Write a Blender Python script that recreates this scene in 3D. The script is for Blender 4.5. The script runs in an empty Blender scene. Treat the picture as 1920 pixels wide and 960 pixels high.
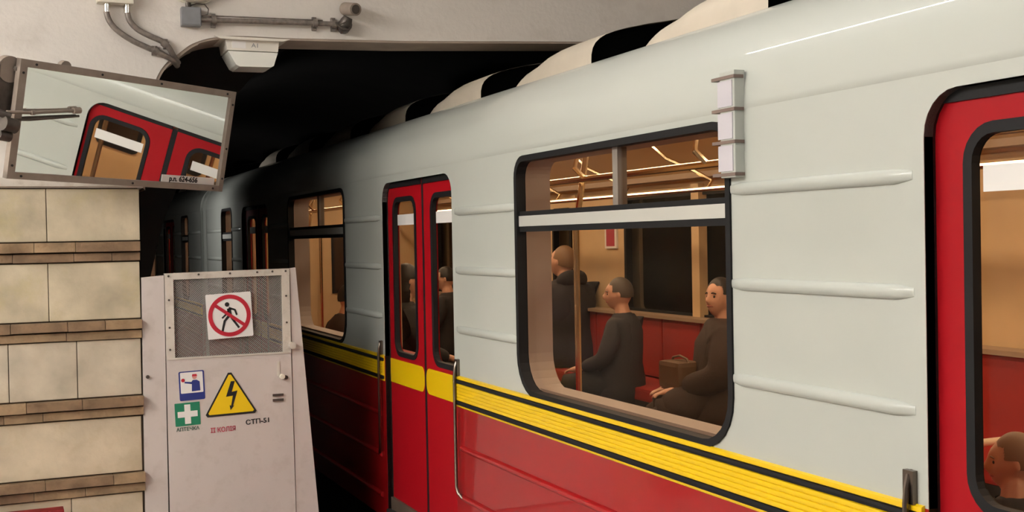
import bpy, bmesh, math, random
from mathutils import Vector, Matrix
from mathutils.geometry import delaunay_2d_cdt
R = random.Random(7)
S = bpy.context.scene
COL = S.collection
PI = math.pi

# ------------------------------------------------------------------ camera
cam = bpy.data.cameras.new('camera'); cam.sensor_width = 36; cam.lens = 2200/1920*36
cam.clip_start = .05; cam.clip_end = 200
co = bpy.data.objects.new('camera', cam); COL.objects.link(co)
_th, _p, _ro = math.radians(23.44), math.radians(.86), .019
_r0 = Vector((math.cos(_th), -math.sin(_th), 0))
_f = Vector((math.sin(_th)*math.cos(_p), math.cos(_th)*math.cos(_p), -math.sin(_p)))
_u0 = _r0.cross(_f)
_ix = _r0*math.cos(_ro) - _u0*math.sin(_ro); _iu = _u0*math.cos(_ro) + _r0*math.sin(_ro)
m = Matrix((_ix, _iu, -_f)).transposed().to_4x4(); m.translation = (0, 0, 1.55)
co.matrix_world = m
S.camera = co
# ------------------------------------------------------------------ world, exposure
w = bpy.data.worlds.new('station_dark'); S.world = w; w.use_nodes = True
w.node_tree.nodes['Background'].inputs[0].default_value = (.5, .5, .5, 1)
w.node_tree.nodes['Background'].inputs[1].default_value = .003
vs = S.view_settings; vs.view_transform = 'Standard'; vs.look = 'None'; vs.exposure = 0.2; vs.gamma = 1
vs.use_curve_mapping = False
TUBE = 57.0       # platform tube strength
EDGE = 42.0         # slim tube over the platform edge
CARLAMP = 21.0     # lamp strength inside the cars
TUNLAMP = 40.0

# ------------------------------------------------------------------ materials
def mat(name, c, rough=.5, metal=0., coat=0., noise=0., nscale=6., dirt=None, dscale=3., damt=.0, bump=0., bscale=60., spec=.5):
    M = bpy.data.materials.new(name); M.use_nodes = True; nt = M.node_tree; N = nt.nodes; L = nt.links
    b = N['Principled BSDF']
    b.inputs['Base Color'].default_value = (*c, 1); b.inputs['Roughness'].default_value = rough
    b.inputs['Metallic'].default_value = metal; b.inputs['Coat Weight'].default_value = coat
    b.inputs['Coat Roughness'].default_value = .04; b.inputs['Specular IOR Level'].default_value = spec
    if noise or damt or bump:
        tc = N.new('ShaderNodeTexCoord')
    if noise or damt:
        n1 = N.new('ShaderNodeTexNoise'); n1.inputs['Scale'].default_value = nscale; n1.inputs['Detail'].default_value = 6
        L.new(tc.outputs['Object'], n1.inputs['Vector'])
        mr = N.new('ShaderNodeMapRange'); mr.inputs['From Min'].default_value = .3; mr.inputs['From Max'].default_value = .7
        mr.inputs['To Min'].default_value = 1-noise; mr.inputs['To Max'].default_value = 1+noise
        L.new(n1.outputs['Fac'], mr.inputs['Value'])
        mx = N.new('ShaderNodeMix'); mx.data_type = 'RGBA'; mx.blend_type = 'MULTIPLY'; mx.inputs[0].default_value = 1
        mx.inputs[6].default_value = (*c, 1); L.new(mr.outputs['Result'], mx.inputs[7])
        out = mx.outputs[2]
        if damt:
            n2 = N.new('ShaderNodeTexNoise'); n2.inputs['Scale'].default_value = dscale; n2.inputs['Detail'].default_value = 8
            n2.inputs['Roughness'].default_value = .65
            L.new(tc.outputs['Object'], n2.inputs['Vector'])
            cr = N.new('ShaderNodeMapRange'); cr.inputs['From Min'].default_value = .52; cr.inputs['From Max'].default_value = .72
            cr.inputs['To Max'].default_value = damt; L.new(n2.outputs['Fac'], cr.inputs['Value'])
            m2 = N.new('ShaderNodeMix'); m2.data_type = 'RGBA'; L.new(cr.outputs['Result'], m2.inputs[0])
            L.new(out, m2.inputs[6]); m2.inputs[7].default_value = (*dirt, 1); out = m2.outputs[2]
        L.new(out, b.inputs['Base Color'])
    if bump:
        n3 = N.new('ShaderNodeTexNoise'); n3.inputs['Scale'].default_value = bscale; n3.inputs['Detail'].default_value = 5
        L.new(tc.outputs['Object'], n3.inputs['Vector'])
        bp = N.new('ShaderNodeBump'); bp.inputs['Strength'].default_value = bump; bp.inputs['Distance'].default_value = .01
        L.new(n3.outputs['Fac'], bp.inputs['Height']); L.new(bp.outputs['Normal'], b.inputs['Normal'])
    return M
def emit(name, c, s):
    M = bpy.data.materials.new(name); M.use_nodes = True; nt = M.node_tree
    b = nt.nodes['Principled BSDF']; b.inputs['Base Color'].default_value = (*c, 1)
    b.inputs['Emission Color'].default_value = (*c, 1); b.inputs['Emission Strength'].default_value = s
    return M
def glassmat(name, tint, refl=1.0):
    M = bpy.data.materials.new(name); M.use_nodes = True; nt = M.node_tree; N = nt.nodes; L = nt.links
    N.remove(N['Principled BSDF'])
    t = N.new('ShaderNodeBsdfTransparent'); t.inputs[0].default_value = (*tint, 1)
    g = N.new('ShaderNodeBsdfGlossy'); g.inputs['Roughness'].default_value = .14; g.inputs['Color'].default_value = (refl, refl, refl, 1)
    lw = N.new('ShaderNodeLayerWeight'); lw.inputs['Blend'].default_value = .5     # Schlick, the same from both faces
    pw = N.new('ShaderNodeMath'); pw.operation = 'POWER'; pw.inputs[1].default_value = 5; L.new(lw.outputs['Facing'], pw.inputs[0])
    fr = N.new('ShaderNodeMath'); fr.operation = 'MULTIPLY_ADD'; fr.inputs[1].default_value = .35; fr.inputs[2].default_value = .008; L.new(pw.outputs[0], fr.inputs[0])
    mx = N.new('ShaderNodeMixShader'); L.new(fr.outputs[0], mx.inputs[0]); L.new(t.outputs[0], mx.inputs[1]); L.new(g.outputs[0], mx.inputs[2])
    L.new(mx.outputs[0], N['Material Output'].inputs[0])
    return M
WHITE = mat('car_white_paint', (.462, .484, .448), .4, coat=.5, spec=.3, noise=.03, nscale=1.5)
RED = mat('car_red_paint', (.32, .003, .006), .35, coat=.7)
DOORRED = mat('door_red_paint', (.32, .004, .009), .5, coat=.06, spec=.12)
YEL = mat('car_yellow_paint', (.80, .53, .003), .35, coat=.4)
RUB = mat('black_rubber', (.010, .010, .011), .6, spec=.2)
BLACK = mat('black_paint', (.008, .007, .007), .5)
ROOFW = mat('roof_white_paint', (.462, .484, .448), .4, coat=.5, spec=.3)
HOODM = mat('hood_beige_paint', (.50, .44, .36), .5, noise=.06)
VOID = mat('hood_mesh_shade', (.0015, .0015, .0015), 1., spec=0)  # shade inside the open hood, put into a flat black
VOID2 = mat('dark_glass', (.05, .03, .02), .15)
GREYSIL = mat('aluminium_trim', (.62, .62, .58), .35, metal=.3)
POSTM = mat('vent_post_grey', (.22, .19, .165), .5)
RAILB = mat('rail_highlight_cream', (.92, .80, .58), .3)  # cream base colour carries the lamp highlight of a metal rail
REV = mat('window_reveal_beige', (.42, .36, .34), .5)
CHROME = mat('chrome_bar', (.75, .72, .66), .16, metal=1)
HANDLE = mat('grab_handle_steel', (.17, .14, .12), .3, metal=1)
BRASSY = mat('warm_steel_bar', (.78, .66, .46), .22, metal=1)
TAN = mat('interior_tan_laminate', (.64, .46, .26), .45, noise=.05)
CEILIN = mat('interior_ceiling_laminate', (.62, .42, .23), .45, noise=.05)
FLOORIN = mat('interior_floor_linoleum', (.10, .07, .05), .6, noise=.2)
SEAT = mat('red_seat_vinyl', (.36, .025, .018), .5)
SEATRAIL = mat('seat_rail_beige', (.35, .25, .17), .5)
UNDER = mat('underframe_grime', (.012, .010, .009), .8)
GL = glassmat('train_window_glass', (.80, .74, .68), .9)
PLAST = mat('painted_plaster', (.70, .655, .61), .75, noise=.05, nscale=1.3, dirt=(.42, .36, .31), dscale=2.6, damt=.4, bump=.25, bscale=35)
CEILM = mat('ceiling_plaster', (.70, .67, .63), .8, noise=.04)
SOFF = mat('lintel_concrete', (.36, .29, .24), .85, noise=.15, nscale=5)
STONE = mat('limestone_slab', (.50, .42, .31), .42, noise=.24, nscale=4, dirt=(.42, .33, .20), dscale=7, damt=.55, bump=.2, bscale=30)
STONE2 = mat('limestone_slab_yellowed', (.51, .44, .32), .42, noise=.24, nscale=5, dirt=(.44, .37, .15), dscale=3.2, damt=.55, bump=.2, bscale=30)
STONE3 = mat('limestone_slab_grey', (.50, .435, .34), .42, noise=.22, nscale=5, dirt=(.44, .36, .26), dscale=6, damt=.55, bump=.2, bscale=30)
STRIP = mat('brown_marble_strip', (.21, .135, .08), .4, noise=.3, nscale=9, dirt=(.10, .055, .03), dscale=12, damt=.6, bump=.2, bscale=50)
STRIP2 = mat('ochre_marble_strip', (.28, .19, .11), .4, noise=.3, nscale=9, dirt=(.14, .08, .04), dscale=12, damt=.6, bump=.2, bscale=50)
MORT = mat('mortar_dark', (.09, .065, .045), .9)
GATE = mat('gate_grey_paint', (.56, .50, .475), .5, noise=.04, nscale=3, dirt=(.36, .30, .26), dscale=9, damt=.35, bump=.06, bscale=20)
GATE2 = mat('gate_frame_paint', (.58, .53, .47), .5, noise=.06, nscale=8, dirt=(.3, .23, .17), dscale=14, damt=.45)
WIRE = mat('mesh_wire', (.33, .29, .265), .5)
TUN = mat('tunnel_soot', (.018, .016, .015), .9, noise=.3, nscale=2)
FRAME = mat('mirror_frame_grey', (.27, .22, .185), .55, noise=.12, nscale=14)
MIRR = mat('mirror_silver', (.93, .94, .92), .012, metal=1)
DARKST = mat('dark_steel', (.10, .085, .075), .45, metal=.6, noise=.25, nscale=20)
STEEL = mat('conduit_steel', (.22, .19, .17), .45, metal=.5, noise=.3, nscale=30, dirt=(.10, .07, .05), dscale=20, damt=.6)
GREYBOX = mat('grey_box_paint', (.20, .205, .22), .5, noise=.1, nscale=14)
WBOX = mat('white_box_paint', (.72, .68, .58), .5, noise=.05)
LAMPW = mat('lamp_white_plastic', (.72, .68, .61), .45)
LAMPD = mat('lamp_diffuser', (.74, .74, .68), .3)
SIGNW = mat('sign_white', (.78, .76, .74), .4)
SIGNR = mat('sign_red', (.42, .012, .03), .45)
SIGNB = mat('sign_blue', (.022, .035, .20), .45)
SIGNG = mat('sign_green', (.012, .19, .10), .45)
SIGNY = mat('sign_yellow', (.80, .54, .005), .45)
INK = mat('sign_black', (.010, .010, .012), .5)
INKG = mat('ink_dark_green', (.05, .09, .07), .5)
INKR = mat('ink_red', (.42, .04, .07), .5)
SKINP = mat('sign_pink', (.55, .25, .22), .5)
PLATF = mat('platform_granite', (.30, .27, .25), .35, noise=.2, nscale=30)
PIT = mat('track_bed', (.03, .027, .025), .9, noise=.3)
WALLST = mat('station_wall_marble', (.52, .46, .38), .35, noise=.1, nscale=2)
FIRE = mat('fire_box_red', (.20, .010, .012), .45)
TUBEM = emit('tube_light', (1, .98, .94), TUBE)
EDGEM = emit('edge_tube_light', (1, .98, .95), EDGE)
CARM = emit('car_lamp_glow', (1, .82, .58), CARLAMP)
TUNM = emit('tunnel_bulb', (1, .97, .92), TUNLAMP*6)
SIGLENS = mat('signal_lens_grey', (.55, .53, .58), .25)
SIGFR = mat('signal_frame_brown', (.17, .12, .10), .5)

# ------------------------------------------------------------------ geometry helpers
def newobj(name, me, m=None, parent=None, smooth=False):
    o = bpy.data.objects.new(name, me); COL.objects.link(o)
    if m: me.materials.append(m)
    if parent: o.parent = parent
    if smooth:
        for p in me.polygons: p.use_smooth = True
    return o
class MB:
    def __init__(s): s.v = []; s.f = []
    def add(s, v, f):
        n = len(s.v); s.v += [tuple(x) for x in v]; s.f += [tuple(i+n for i in q) for q in f]; return s
    def box(s, a, b, M=None):
        x0, y0, z0 = a; x1, y1, z1 = b
        v = [(x0,y0,z0),(x1,y0,z0),(x1,y1,z0),(x0,y1,z0),(x0,y0,z1),(x1,y0,z1),(x1,y1,z1),(x0,y1,z1)]
        if M: v = [M @ Vector(q) for q in v]
        return s.add(v, [(0,3,2,1),(4,5,6,7),(0,1,5,4),(1,2,6,5),(2,3,7,6),(3,0,4,7)])
    def tube(s, pts, r, n=10, cap=True):
        pts = [Vector(p) for p in pts]; rs = r if isinstance(r, (list, tuple)) else [r]*len(pts)
        t0 = (pts[1]-pts[0]).normalized()
        up = Vector((0,0,1)) if abs(t0.z) < .9 else Vector((1,0,0))
        a = t0.cross(up).normalized(); v = []; f = []
        for i, p in enumerate(pts):
            if i == 0: t = t0
            elif i == len(pts)-1: t = (pts[i]-pts[i-1]).normalized()
            else: t = ((pts[i]-pts[i-1]).normalized()+(pts[i+1]-pts[i]).normalized()).normalized()
            a = (a - t*a.dot(t)).normalized(); b = t.cross(a)
            for k in range(n):
                q = 2*PI*k/n; v.append(p + (a*math.cos(q)+b*math.sin(q))*rs[i])
        for i in range(len(pts)-1):
            for k in range(n):
                f.append((i*n+k, i*n+(k+1)%n, (i+1)*n+(k+1)%n, (i+1)*n+k))
        if cap:
            f.append(tuple(range(n))[::-1]); f.append(tuple((len(pts)-1)*n+k for k in range(n)))
        return s.add(v, f)
    def obj(s, name, m, parent=None, smooth=False, bevel=0):
        me = bpy.data.meshes.new(name); me.from_pydata(s.v, [], s.f)
        bm = bmesh.new(); bm.from_mesh(me)
        if bevel:
            bmesh.ops.bevel(bm, geom=[e for e in bm.edges if len(e.link_faces) == 2 and e.calc_face_angle(0) > .5], offset=bevel, segments=2, affect='EDGES', profile=.7)
        bmesh.ops.recalc_face_normals(bm, faces=bm.faces); bm.to_mesh(me); bm.free()
        if smooth:
            for p in me.polygons: p.use_smooth = True
            if smooth == 2: me.set_sharp_from_angle(angle=.7)
        return newobj(name, me, m, parent)
def box(name, a, b, m, parent=None, bevel=0): return MB().box(a, b).obj(name, m, parent, bevel=bevel)
def tube(name, pts, r, m, parent=None, n=10): return MB().tube(pts, r, n).obj(name, m, parent, smooth=2)
def rrect(a0, b0, a1, b1, r, n=6):
    out = []
    rr = r if isinstance(r, (tuple, list)) else (r,)*4
    for (ca, cb, st), q in zip(((a1, b1, 0), (a0, b1, 1), (a0, b0, 2), (a1, b0, 3)), rr):
        sa = 1 if ca == a0 else -1; sb = 1 if cb == b0 else -1
        cx, cy = ca+sa*q, cb+sb*q
        if q < 1e-6: out.append((ca, cb)); continue
        for k in range(n+1):
            t = st*PI/2 + PI/2*k/n; out.append((cx+q*math.cos(t), cy+q*math.sin(t)))
    return out
def circle(ca, cb, r, n=32): return [(ca+r*math.cos(2*PI*k/n), cb+r*math.sin(2*PI*k/n)) for k in range(n)]
def plate_mb(loops, d0, d1, M):
    """solid slab: outer loop first, then holes; in-plane (a,b), depth d0..d1; M maps (a,b,d) to space"""
    pts = []; edges = []; faces = []
    for lp in loops:
        n0 = len(pts); pts += [Vector(p) for p in lp]; k = len(lp)
        edges += [(n0+i, n0+(i+1) % k) for i in range(k)]
    def inside(p, lp):
        c = False; j = len(lp)-1
        for i in range(len(lp)):
            xi, yi = lp[i]; xj, yj = lp[j]
            if (yi > p[1]) != (yj > p[1]) and p[0] < (xj-xi)*(p[1]-yi)/(yj-yi)+xi: c = not c
            j = i
        return c
    V, E, Fc, *_ = delaunay_2d_cdt(pts, edges, [], 0, 1e-6)
    tri = []
    for fc in Fc:
        c = sum((V[i] for i in fc), Vector((0, 0)))/len(fc)
        if inside(c, loops[0]) and not any(inside(c, h) for h in loops[1:]): tri.append(tuple(fc))
    mb = MB(); n = len(V)
    mb.add([M((p.x, p.y, d0)) for p in V]+[M((p.x, p.y, d1)) for p in V], tri+[tuple(i+n for i in t[::-1]) for t in tri])
    for lp in loops:
        k = len(lp)
        mb.add([M((*p, d0)) for p in lp]+[M((*p, d1)) for p in lp], [(i, (i+1) % k, (i+1) % k+k, i+k) for i in range(k)])
    return mb
def plate(name, loops, d0, d1, M, m, parent=None): return plate_mb(loops, d0, d1, M).obj(name, m, parent)
def XP(p): return (p[2], p[0], p[1])          # (y,z) outline, depth along x
def YP(p): return (p[0], p[2], p[1])          # (x,z) outline, depth along y
def ring_x(name, outer, inner, d0, d1, m, parent): return plate(name, [outer, inner], d0, d1, XP, m, parent)
def extr(name, prof, y0, y1, m, parent=None, smooth=False, closed=True):
    n = len(prof); mb = MB()
    mb.add([(x, y0, z) for x, z in prof]+[(x, y1, z) for x, z in prof],
           [(i, (i+1) % n, (i+1) % n+n, i+n) for i in range(n if closed else n-1)] + ([tuple(range(n)), tuple(range(n, 2*n))[::-1]] if closed else []))
    return mb.obj(name, m, parent, smooth=smooth)
def empty(name, loc, label=None, cat=None, group=None):
    o = bpy.data.objects.new(name, None); COL.objects.link(o); o.location = loc; o.empty_display_size = .1
    if label: tag(o, label, cat, group)
    return o
def tag(o, label, cat, group=None):
    o['label'] = label; o['category'] = cat
    if group: o['group'] = group
    return o
def struct(o): o['kind'] = 'structure'; return o
def text(name, s, size, M, m, parent, bold=0., sx=1., align='CENTER', depth=.0012):
    cu = bpy.data.curves.new(name, 'FONT'); cu.body = s; cu.size = size; cu.align_x = align; cu.align_y = 'CENTER'
    cu.extrude = depth/2; cu.offset = bold; cu.resolution_u = 3
    ob = bpy.data.objects.new(name, cu); COL.objects.link(ob)
    dg = bpy.context.evaluated_depsgraph_get()
    me = bpy.data.meshes.new_from_object(ob.evaluated_get(dg)); bpy.data.objects.remove(ob)
    for v in me.vertices: v.co = M @ Vector((v.co.x*sx, v.co.y, v.co.z))
    me.materials.clear()
    return newobj(name, me, m, parent)
def children(o): return [c for c in COL.objects if c.parent == o]

# ================================================================== STATION SHELL
WY = 6.6
struct(box('floor', (-5.0, -9, -.3), (2.0, WY+.02, -.12), PLATF))
struct(box('floor_track', (2.0, -9, -1.35), (5.3, WY+.3, -1.2), PIT))
struct(box('trim_1', (1.9, -9, -1.2), (2.0, WY, -.3), PIT))
struct(box('ceiling', (-5.15, -9, 5.0), (5.45, WY+.3, 5.15), CEILM))
struct(box('wall_left', (-5.15, -9, -.3), (-5.0, WY+.3, 5.0), WALLST))
struct(box('wall_back', (-5.15, -9.15, -1.35), (5.45, -9, 5.15), WALLST))
struct(box('wall_right', (5.3, -9, -1.35), (5.45, WY+.3, 5.0), SOFF))
# end wall with the tunnel mouth: outline of plaster, opening cut as a notch
arch = [(.70, 1.9), (.715, 2.12), (.74, 2.30), (.785, 2.455), (.835, 2.535), (.904, 2.593), (.98, 2.650), (1.09, 2.688), (1.22, 2.704), (1.506, 2.706), (2.2, 2.725), (3.364, 2.778), (5.3, 2.85)]
def smooth2(P, n=6):
    o = []
    for i in range(len(P)-1):
        p0 = Vector(P[max(i-1, 0)]); p1 = Vector(P[i]); p2 = Vector(P[i+1]); p3 = Vector(P[min(i+2, len(P)-1)])
        for k in range(n):
            t = k/n; o.append(tuple(.5*((2*p1)+(p2-p0)*t+(2*p0-5*p1+4*p2-p3)*t*t+(3*p1-p0-3*p2+p3)*t*t*t)))
    return o+[tuple(P[-1])]
arch = smooth2(arch[:10])+arch[10:]
outl = [(-5.0, -.12), (-1.6, -.12), (-1.6, 1.86), (.70, 1.86)] + arch + [(5.3, 5.0), (-5.0, 5.0)]
ew = struct(plate('wall_end', [outl], WY, WY+.3, YP, PLAST))
# darker concrete soffit lining the mouth
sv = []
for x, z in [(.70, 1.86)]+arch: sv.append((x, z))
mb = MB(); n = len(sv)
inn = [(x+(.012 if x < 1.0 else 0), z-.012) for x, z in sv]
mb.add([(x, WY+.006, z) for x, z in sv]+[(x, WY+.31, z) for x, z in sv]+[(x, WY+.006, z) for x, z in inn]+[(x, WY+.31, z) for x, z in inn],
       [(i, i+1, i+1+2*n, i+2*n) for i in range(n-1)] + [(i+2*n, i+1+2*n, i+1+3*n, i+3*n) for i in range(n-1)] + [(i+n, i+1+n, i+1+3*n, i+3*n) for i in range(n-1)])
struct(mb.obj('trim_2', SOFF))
# tunnel: vestibule box then a round tube
struct(box('wall_tunnel_left', (.30, WY+.3, -1.35), (.42, 8.0, 3.6), TUN))
struct(box('ceiling_tunnel', (.3, WY+.3, 3.45), (6.2, 8.0, 3.6), TUN))
struct(box('wall_tunnel_right', (5.75, WY+.3, -1.35), (5.9, 8.0, 3.6), TUN))
tb = MB(); tr = []
for k in range(40): tr.append((3.36+2.52*math.cos(2*PI*k/40), .90+2.52*math.sin(2*PI*k/40)))
ringv = []; y_st = [8.0+.9*i for i in range(26)]
for y in y_st: ringv += [(x, y, z) for x, z in tr]
tb.add(ringv, [(i*40+k, i*40+(k+1) % 40, (i+1)*40+(k+1) % 40, (i+1)*40+k) for i in range(len(y_st)-1) for k in range(40)])
struct(tb.obj('wall_tunnel', TUN, smooth=True))
outer = [(-.6, -1.35), (6.2, -1.35), (6.2, 3.6), (-.6, 3.6)]
struct(plate('wall_tunnel_front', [outer, [(x, z) for x, z in tr if True]] if min(z for x, z in tr) > -1.35 else [outer, [(x, max(z, -1.3)) for x, z in tr]], 8.0, 8.1, YP, TUN))
struct(box('floor_tunnel', (.3, WY+.3, -1.4), (6.2, 31, -1.2), PIT))
struct(box('wall_tunnel_end', (.3, 30.4, -1.8), (6.2, 30.5, 3.6), TUN))

# stone facing of the pylon end: slabs and double strips, every piece a part of the wall
tw = struct(box('wall_end_stone', (-1.6, WY+.012, -.12), (.672, WY+.3, 1.86), MORT))
rows = [(1.578, 1.855, [-1.6, -.62, .212, .678], STONE2), (1.160, 1.464, [-1.6, -.58, .213, .672], STONE2), (.748, 1.050, [-1.6, -.7, .012, .345, .668], STONE3),
        (.336, .632, [-1.6, -.75, -.045, .662], STONE), (-.12, .222, [-1.6, -.4, .30, .660], STONE)]
for z0, z1, xs, mm in rows:
    for a, b in zip(xs, xs[1:]):
        dp = R.uniform(-.002, .003); last = b == xs[-1]
        MB().box((a+.0018, WY-.003-dp, z0+.001), (b-(.0 if last else .0018), WY+.03, z1-.001)).obj('stone_slab', mm if R.random() < .75 else STONE3, tw, bevel=.004)
bands = [(1.468, 1.574), (1.052, 1.156), (.636, .744), (.226, .332)]
for i, (z0, z1) in enumerate(bands):
    zm = (z0+z1)/2
    for lev, (a0, a1, pro) in enumerate(((z0+.002, zm-.007, .016), (zm+.000, z1-.002, .040))):
        x = -1.6
        while x < .66:
            nx = min(x+R.uniform(.18, .46), .676)
            if .676-nx < .1: nx = .676
            MB().box((x+.001, WY-pro-R.uniform(0, .004), a0+R.uniform(-.001, .002)), (nx-.001, WY+.03, a1)).obj('marble_strip', STRIP if R.random() < .62 else STRIP2, tw, bevel=.003)
            x = nx
MB().box((-1.6, WY-.03, 1.866), (.66, WY+.02, 1.912)).obj('cap_strip', GATE2, tw, bevel=.004)

# ================================================================== PLATFORM LAMPS (tubes along the platform, above the frame)
for lx, lab in ((-3.9, 'twin fluorescent tube row under the hall ceiling farther from the track'), (-2.7, 'twin fluorescent tube row under the hall ceiling nearer to the track')):
    y0, n_ = (-.9, 5) if lx < -3 else (1.7, 3)
    t = empty('tube_lamp', (lx, y0+n_*.65, 3.6), lab, 'lamp'); hl = n_*.65
    box('lamp_housing', (-.14, -hl, .08), (.14, hl, .22), WBOX, t)
    for k in range(n_):
        for sx in (-.06, .06):
            tube('light_tube', [(sx, -hl+.01+1.3*k, .03), (sx, -hl+1.3*k+1.28, .03)], .035, TUBEM, t)
    for yy in (-hl+.4, hl-.4): tube('hanger_rod', [(0, yy, .2), (0, yy, 1.4)], .008, WBOX, t, n=6)
t = empty('edge_lamp', (1.90, 1.5, 3.42), 'slim tube row above the platform edge in front of the train roof', 'lamp')
box('lamp_housing', (-.03, -3.5, .03), (.03, 3.4, .06), WBOX, t)
tube('light_tube', [(0, -3.45, .0), (0, 3.4, .0)], .013, EDGEM, t)
for yy in (-3.2, 0, 3.2): tube('hanger_rod', [(0, yy, .05), (0, yy, 1.58)], .008, WBOX, t, n=6)
# ================================================================== SUBWAY CAR
DOORS = [-3.465, 1.07, 5.605, 10.14]; DW = 1.195
WINS = [(-1.42, .25), (3.115, 4.785), (7.65, 9.32)]
ENDW = [(-4.75, -4.15), (11.85, 12.45)]
YA, YB = -5.75, 13.45
XS = 2.1
ZDT, ZWB, ZWT, ZWH = 1.893, .865, 1.902, .855
def zroof(x):
    if x > 3.45: x = 6.9-x
    if x < 2.42: return 1.935+.415*math.sqrt(max(0, 1-((2.6-x)/.5)**2))
    d = x-2.42; return 2.322+.32*d-.1553*d*d
def notch_outline(ya, yb, zb, zt, r=.11, e=0.):
    lp = [(ya, zt), (ya, zb)]
    DW = 1.195+2*e
    for d in [q-e for q in DOORS]:
        lp += [(d, zb)]
        lp += [(d, ZDT-r)] + [(d+r-r*math.cos(k*PI/12), ZDT-r+r*math.sin(k*PI/12)) for k in range(1, 7)]
        lp += [(d+DW-r+r*math.sin(k*PI/12), ZDT-r+r*math.cos(k*PI/12)) for k in range(0, 6)] + [(d+DW, ZDT-r), (d+DW, zb)]
    return lp + [(yb, zb), (yb, zt)]
WR = (.085, .085, .17, .17)
def winloop(a, b, g=0.): return rrect(a-g, ZWB-g, b+g, ZWT+g, tuple(q+g for q in WR))
def build_car():
    car = empty('subway_car', (3.45, 3.85, -1.2), 'white and red metro car with yellow stripe running out of the tunnel mouth', 'train')
    inv = Matrix.Translation((-3.45, -3.85, 1.2))
    parts = []
    def fin(o):                 # geometry is written in world metres; shift it to the car's origin once
        parts.append(o); return o
    loops = [notch_outline(YA, YB, ZWH, 1.935)] + [winloop(a, b, .004) for a, b in WINS] + [winloop(a, b, .004) for a, b in ENDW]
    fin(plate('side_panel', loops, XS, XS+.03, XP, WHITE, car))
    loops = [notch_outline(YA, YB, -.1, 1.97, e=.13)] + [winloop(a, b) for a, b in WINS] + [winloop(a, b) for a, b in ENDW]
    fin(plate('inner_wall', loops, XS+.13, XS+.155, XP, TAN, car))
    # lower red panels, stripe mouldings and ribs, section by section
    secs = [(YA, DOORS[0])]+[(DOORS[i]+DW, DOORS[i+1]) for i in range(3)]+[(DOORS[3]+DW, YB)]
    for a, b in secs:
        fin(box('lower_panel', (XS, a, -.14), (XS+.03, b, ZWH), RED, car))
        e0, e1 = a+.012, b-.012
        prof = [(XS+.005, .703)]
        prof += [(XS-.006, .703), (XS-.008, .709), (XS-.006, .713), (XS-.006, .737)]
        z = .737; ng = 5; st = (.822-.737)/ng
        for k in range(ng):
            prof += [(XS-.0105, z+.0004), (XS-.0145, z+.0022), (XS-.0150, z+st/2), (XS-.0145, z+st-.0018)]; z += st
        prof += [(XS-.006, .824), (XS-.006, .842), (XS-.012, .845), (XS-.012, .858), (XS-.004, .862), (XS+.005, .862)]
        sm = fin(extr('stripe_molding', prof, e0, e1, YEL, car))
        fin(extr('rubber_strip', [(XS-.002, .714), (XS-.0135, .715), (XS-.0145, .725), (XS-.0135, .734), (XS-.002, .735)], e0, e1, RUB, sm))
        fin(extr('rubber_strip', [(XS-.002, .8235), (XS-.0165, .825), (XS-.018, .833), (XS-.0165, .840), (XS-.002, .8425)], e0, e1, RUB, sm))
        for zc in (.497, .248, 0.):
            pr = [(XS+.004, zc-.02)]+[(XS-.016*math.sin(PI*k/8)-.001, zc-.016*math.cos(PI*k/8)) for k in range(9)]+[(XS+.004, zc+.02)]
            fin(extr('rib', pr, a+.09, b-.09, RED, car, smooth=2))
    gaps = []
    for i, d in enumerate(DOORS):
        e = d+DW
        if i < 3: gaps += [(e+.07, WINS[i][0]-.03), (WINS[i][1]+.03, DOORS[i+1]-.07)]
    gaps += [(ENDW[0][1]+.03, DOORS[0]-.07), (DOORS[3]+DW+.07, ENDW[1][0]-.03), (ENDW[1][1]+.05, YB-.1), (YA+.1, ENDW[0][0]-.05)]
    for a, b in gaps:
        for zc in (1.690, 1.395, 1.097):
            hh = .020; mb = MB(); n = 9
            st = [(a-.03, .05), (a+.0, .55), (a+.035, 1), (b-.035, 1), (b, .55), (b+.03, .05)]
            for y, s in st:
                mb.v += [(XS-.020*s*math.sin(PI*k/8)**.8+.002*(k in (0, 8)), y, zc-hh*math.cos(PI*k/8)*(.6+.4*s)) for k in range(9)]
            mb.f = [(i*n+k, i*n+k+1, (i+1)*n+k+1, (i+1)*n+k) for i in range(5) for k in range(8)]+[tuple(range(9)), tuple(range(45, 54))]
            fin(mb.obj('rib', WHITE, car, smooth=2))
    # roof: one curved shell over the whole car
    xs = [2.6-.5*math.cos(math.radians(t)) for t in range(0, 69, 3)]
    xs = [x for x in xs if x < 2.415]+[2.42+(3.45-2.42)*k/10 for k in range(11)]
    prof = [(XS+(x-XS)*min(1, (max(zroof(x)-1.935, 0)/.22))**.6 if x < 2.3 else x, zroof(x)) for x in xs]
    prof += [(6.9-x, z) for x, z in prof[::-1][1:]]
    inner = [(3.45+(x-3.45)*.985, z-.03) for x, z in prof[::-1]]
    fin(extr('roof', prof+inner, YA, YB, ROOFW, car, smooth=2))
    # roof vent hoods, open towards the rear; black mesh sheet painted as inner shade
    k = -5
    for k in range(-5, 8):
        yo = 2.07+1.345*k
        if yo < YA+.3 or yo > YB-1.2: continue
        X0, X1, hgt, Ln = 2.475, 3.25, .125, .86
        prof = []
        for j in range(13):
            x = X0+(X1-X0)*[0, .002, .012, .03, .06, .10, .16, .25, .4, .6, .8, .94, 1][j]
            e = [0, .35, .58, .74, .86, .94, .98, 1, 1, 1, 1, .9, .0][j]
            prof.append((x, e))
        mb = MB(); n = len(prof)
        stn = [(0, 1), (.15, 1.02), (.34, 1.01), (.46, .98), (.55, .91), (.61, .80), (.66, .68), (.72, .61), (.77, .54), (.81, .42), (.84, .26), (Ln, .04)]
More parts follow.
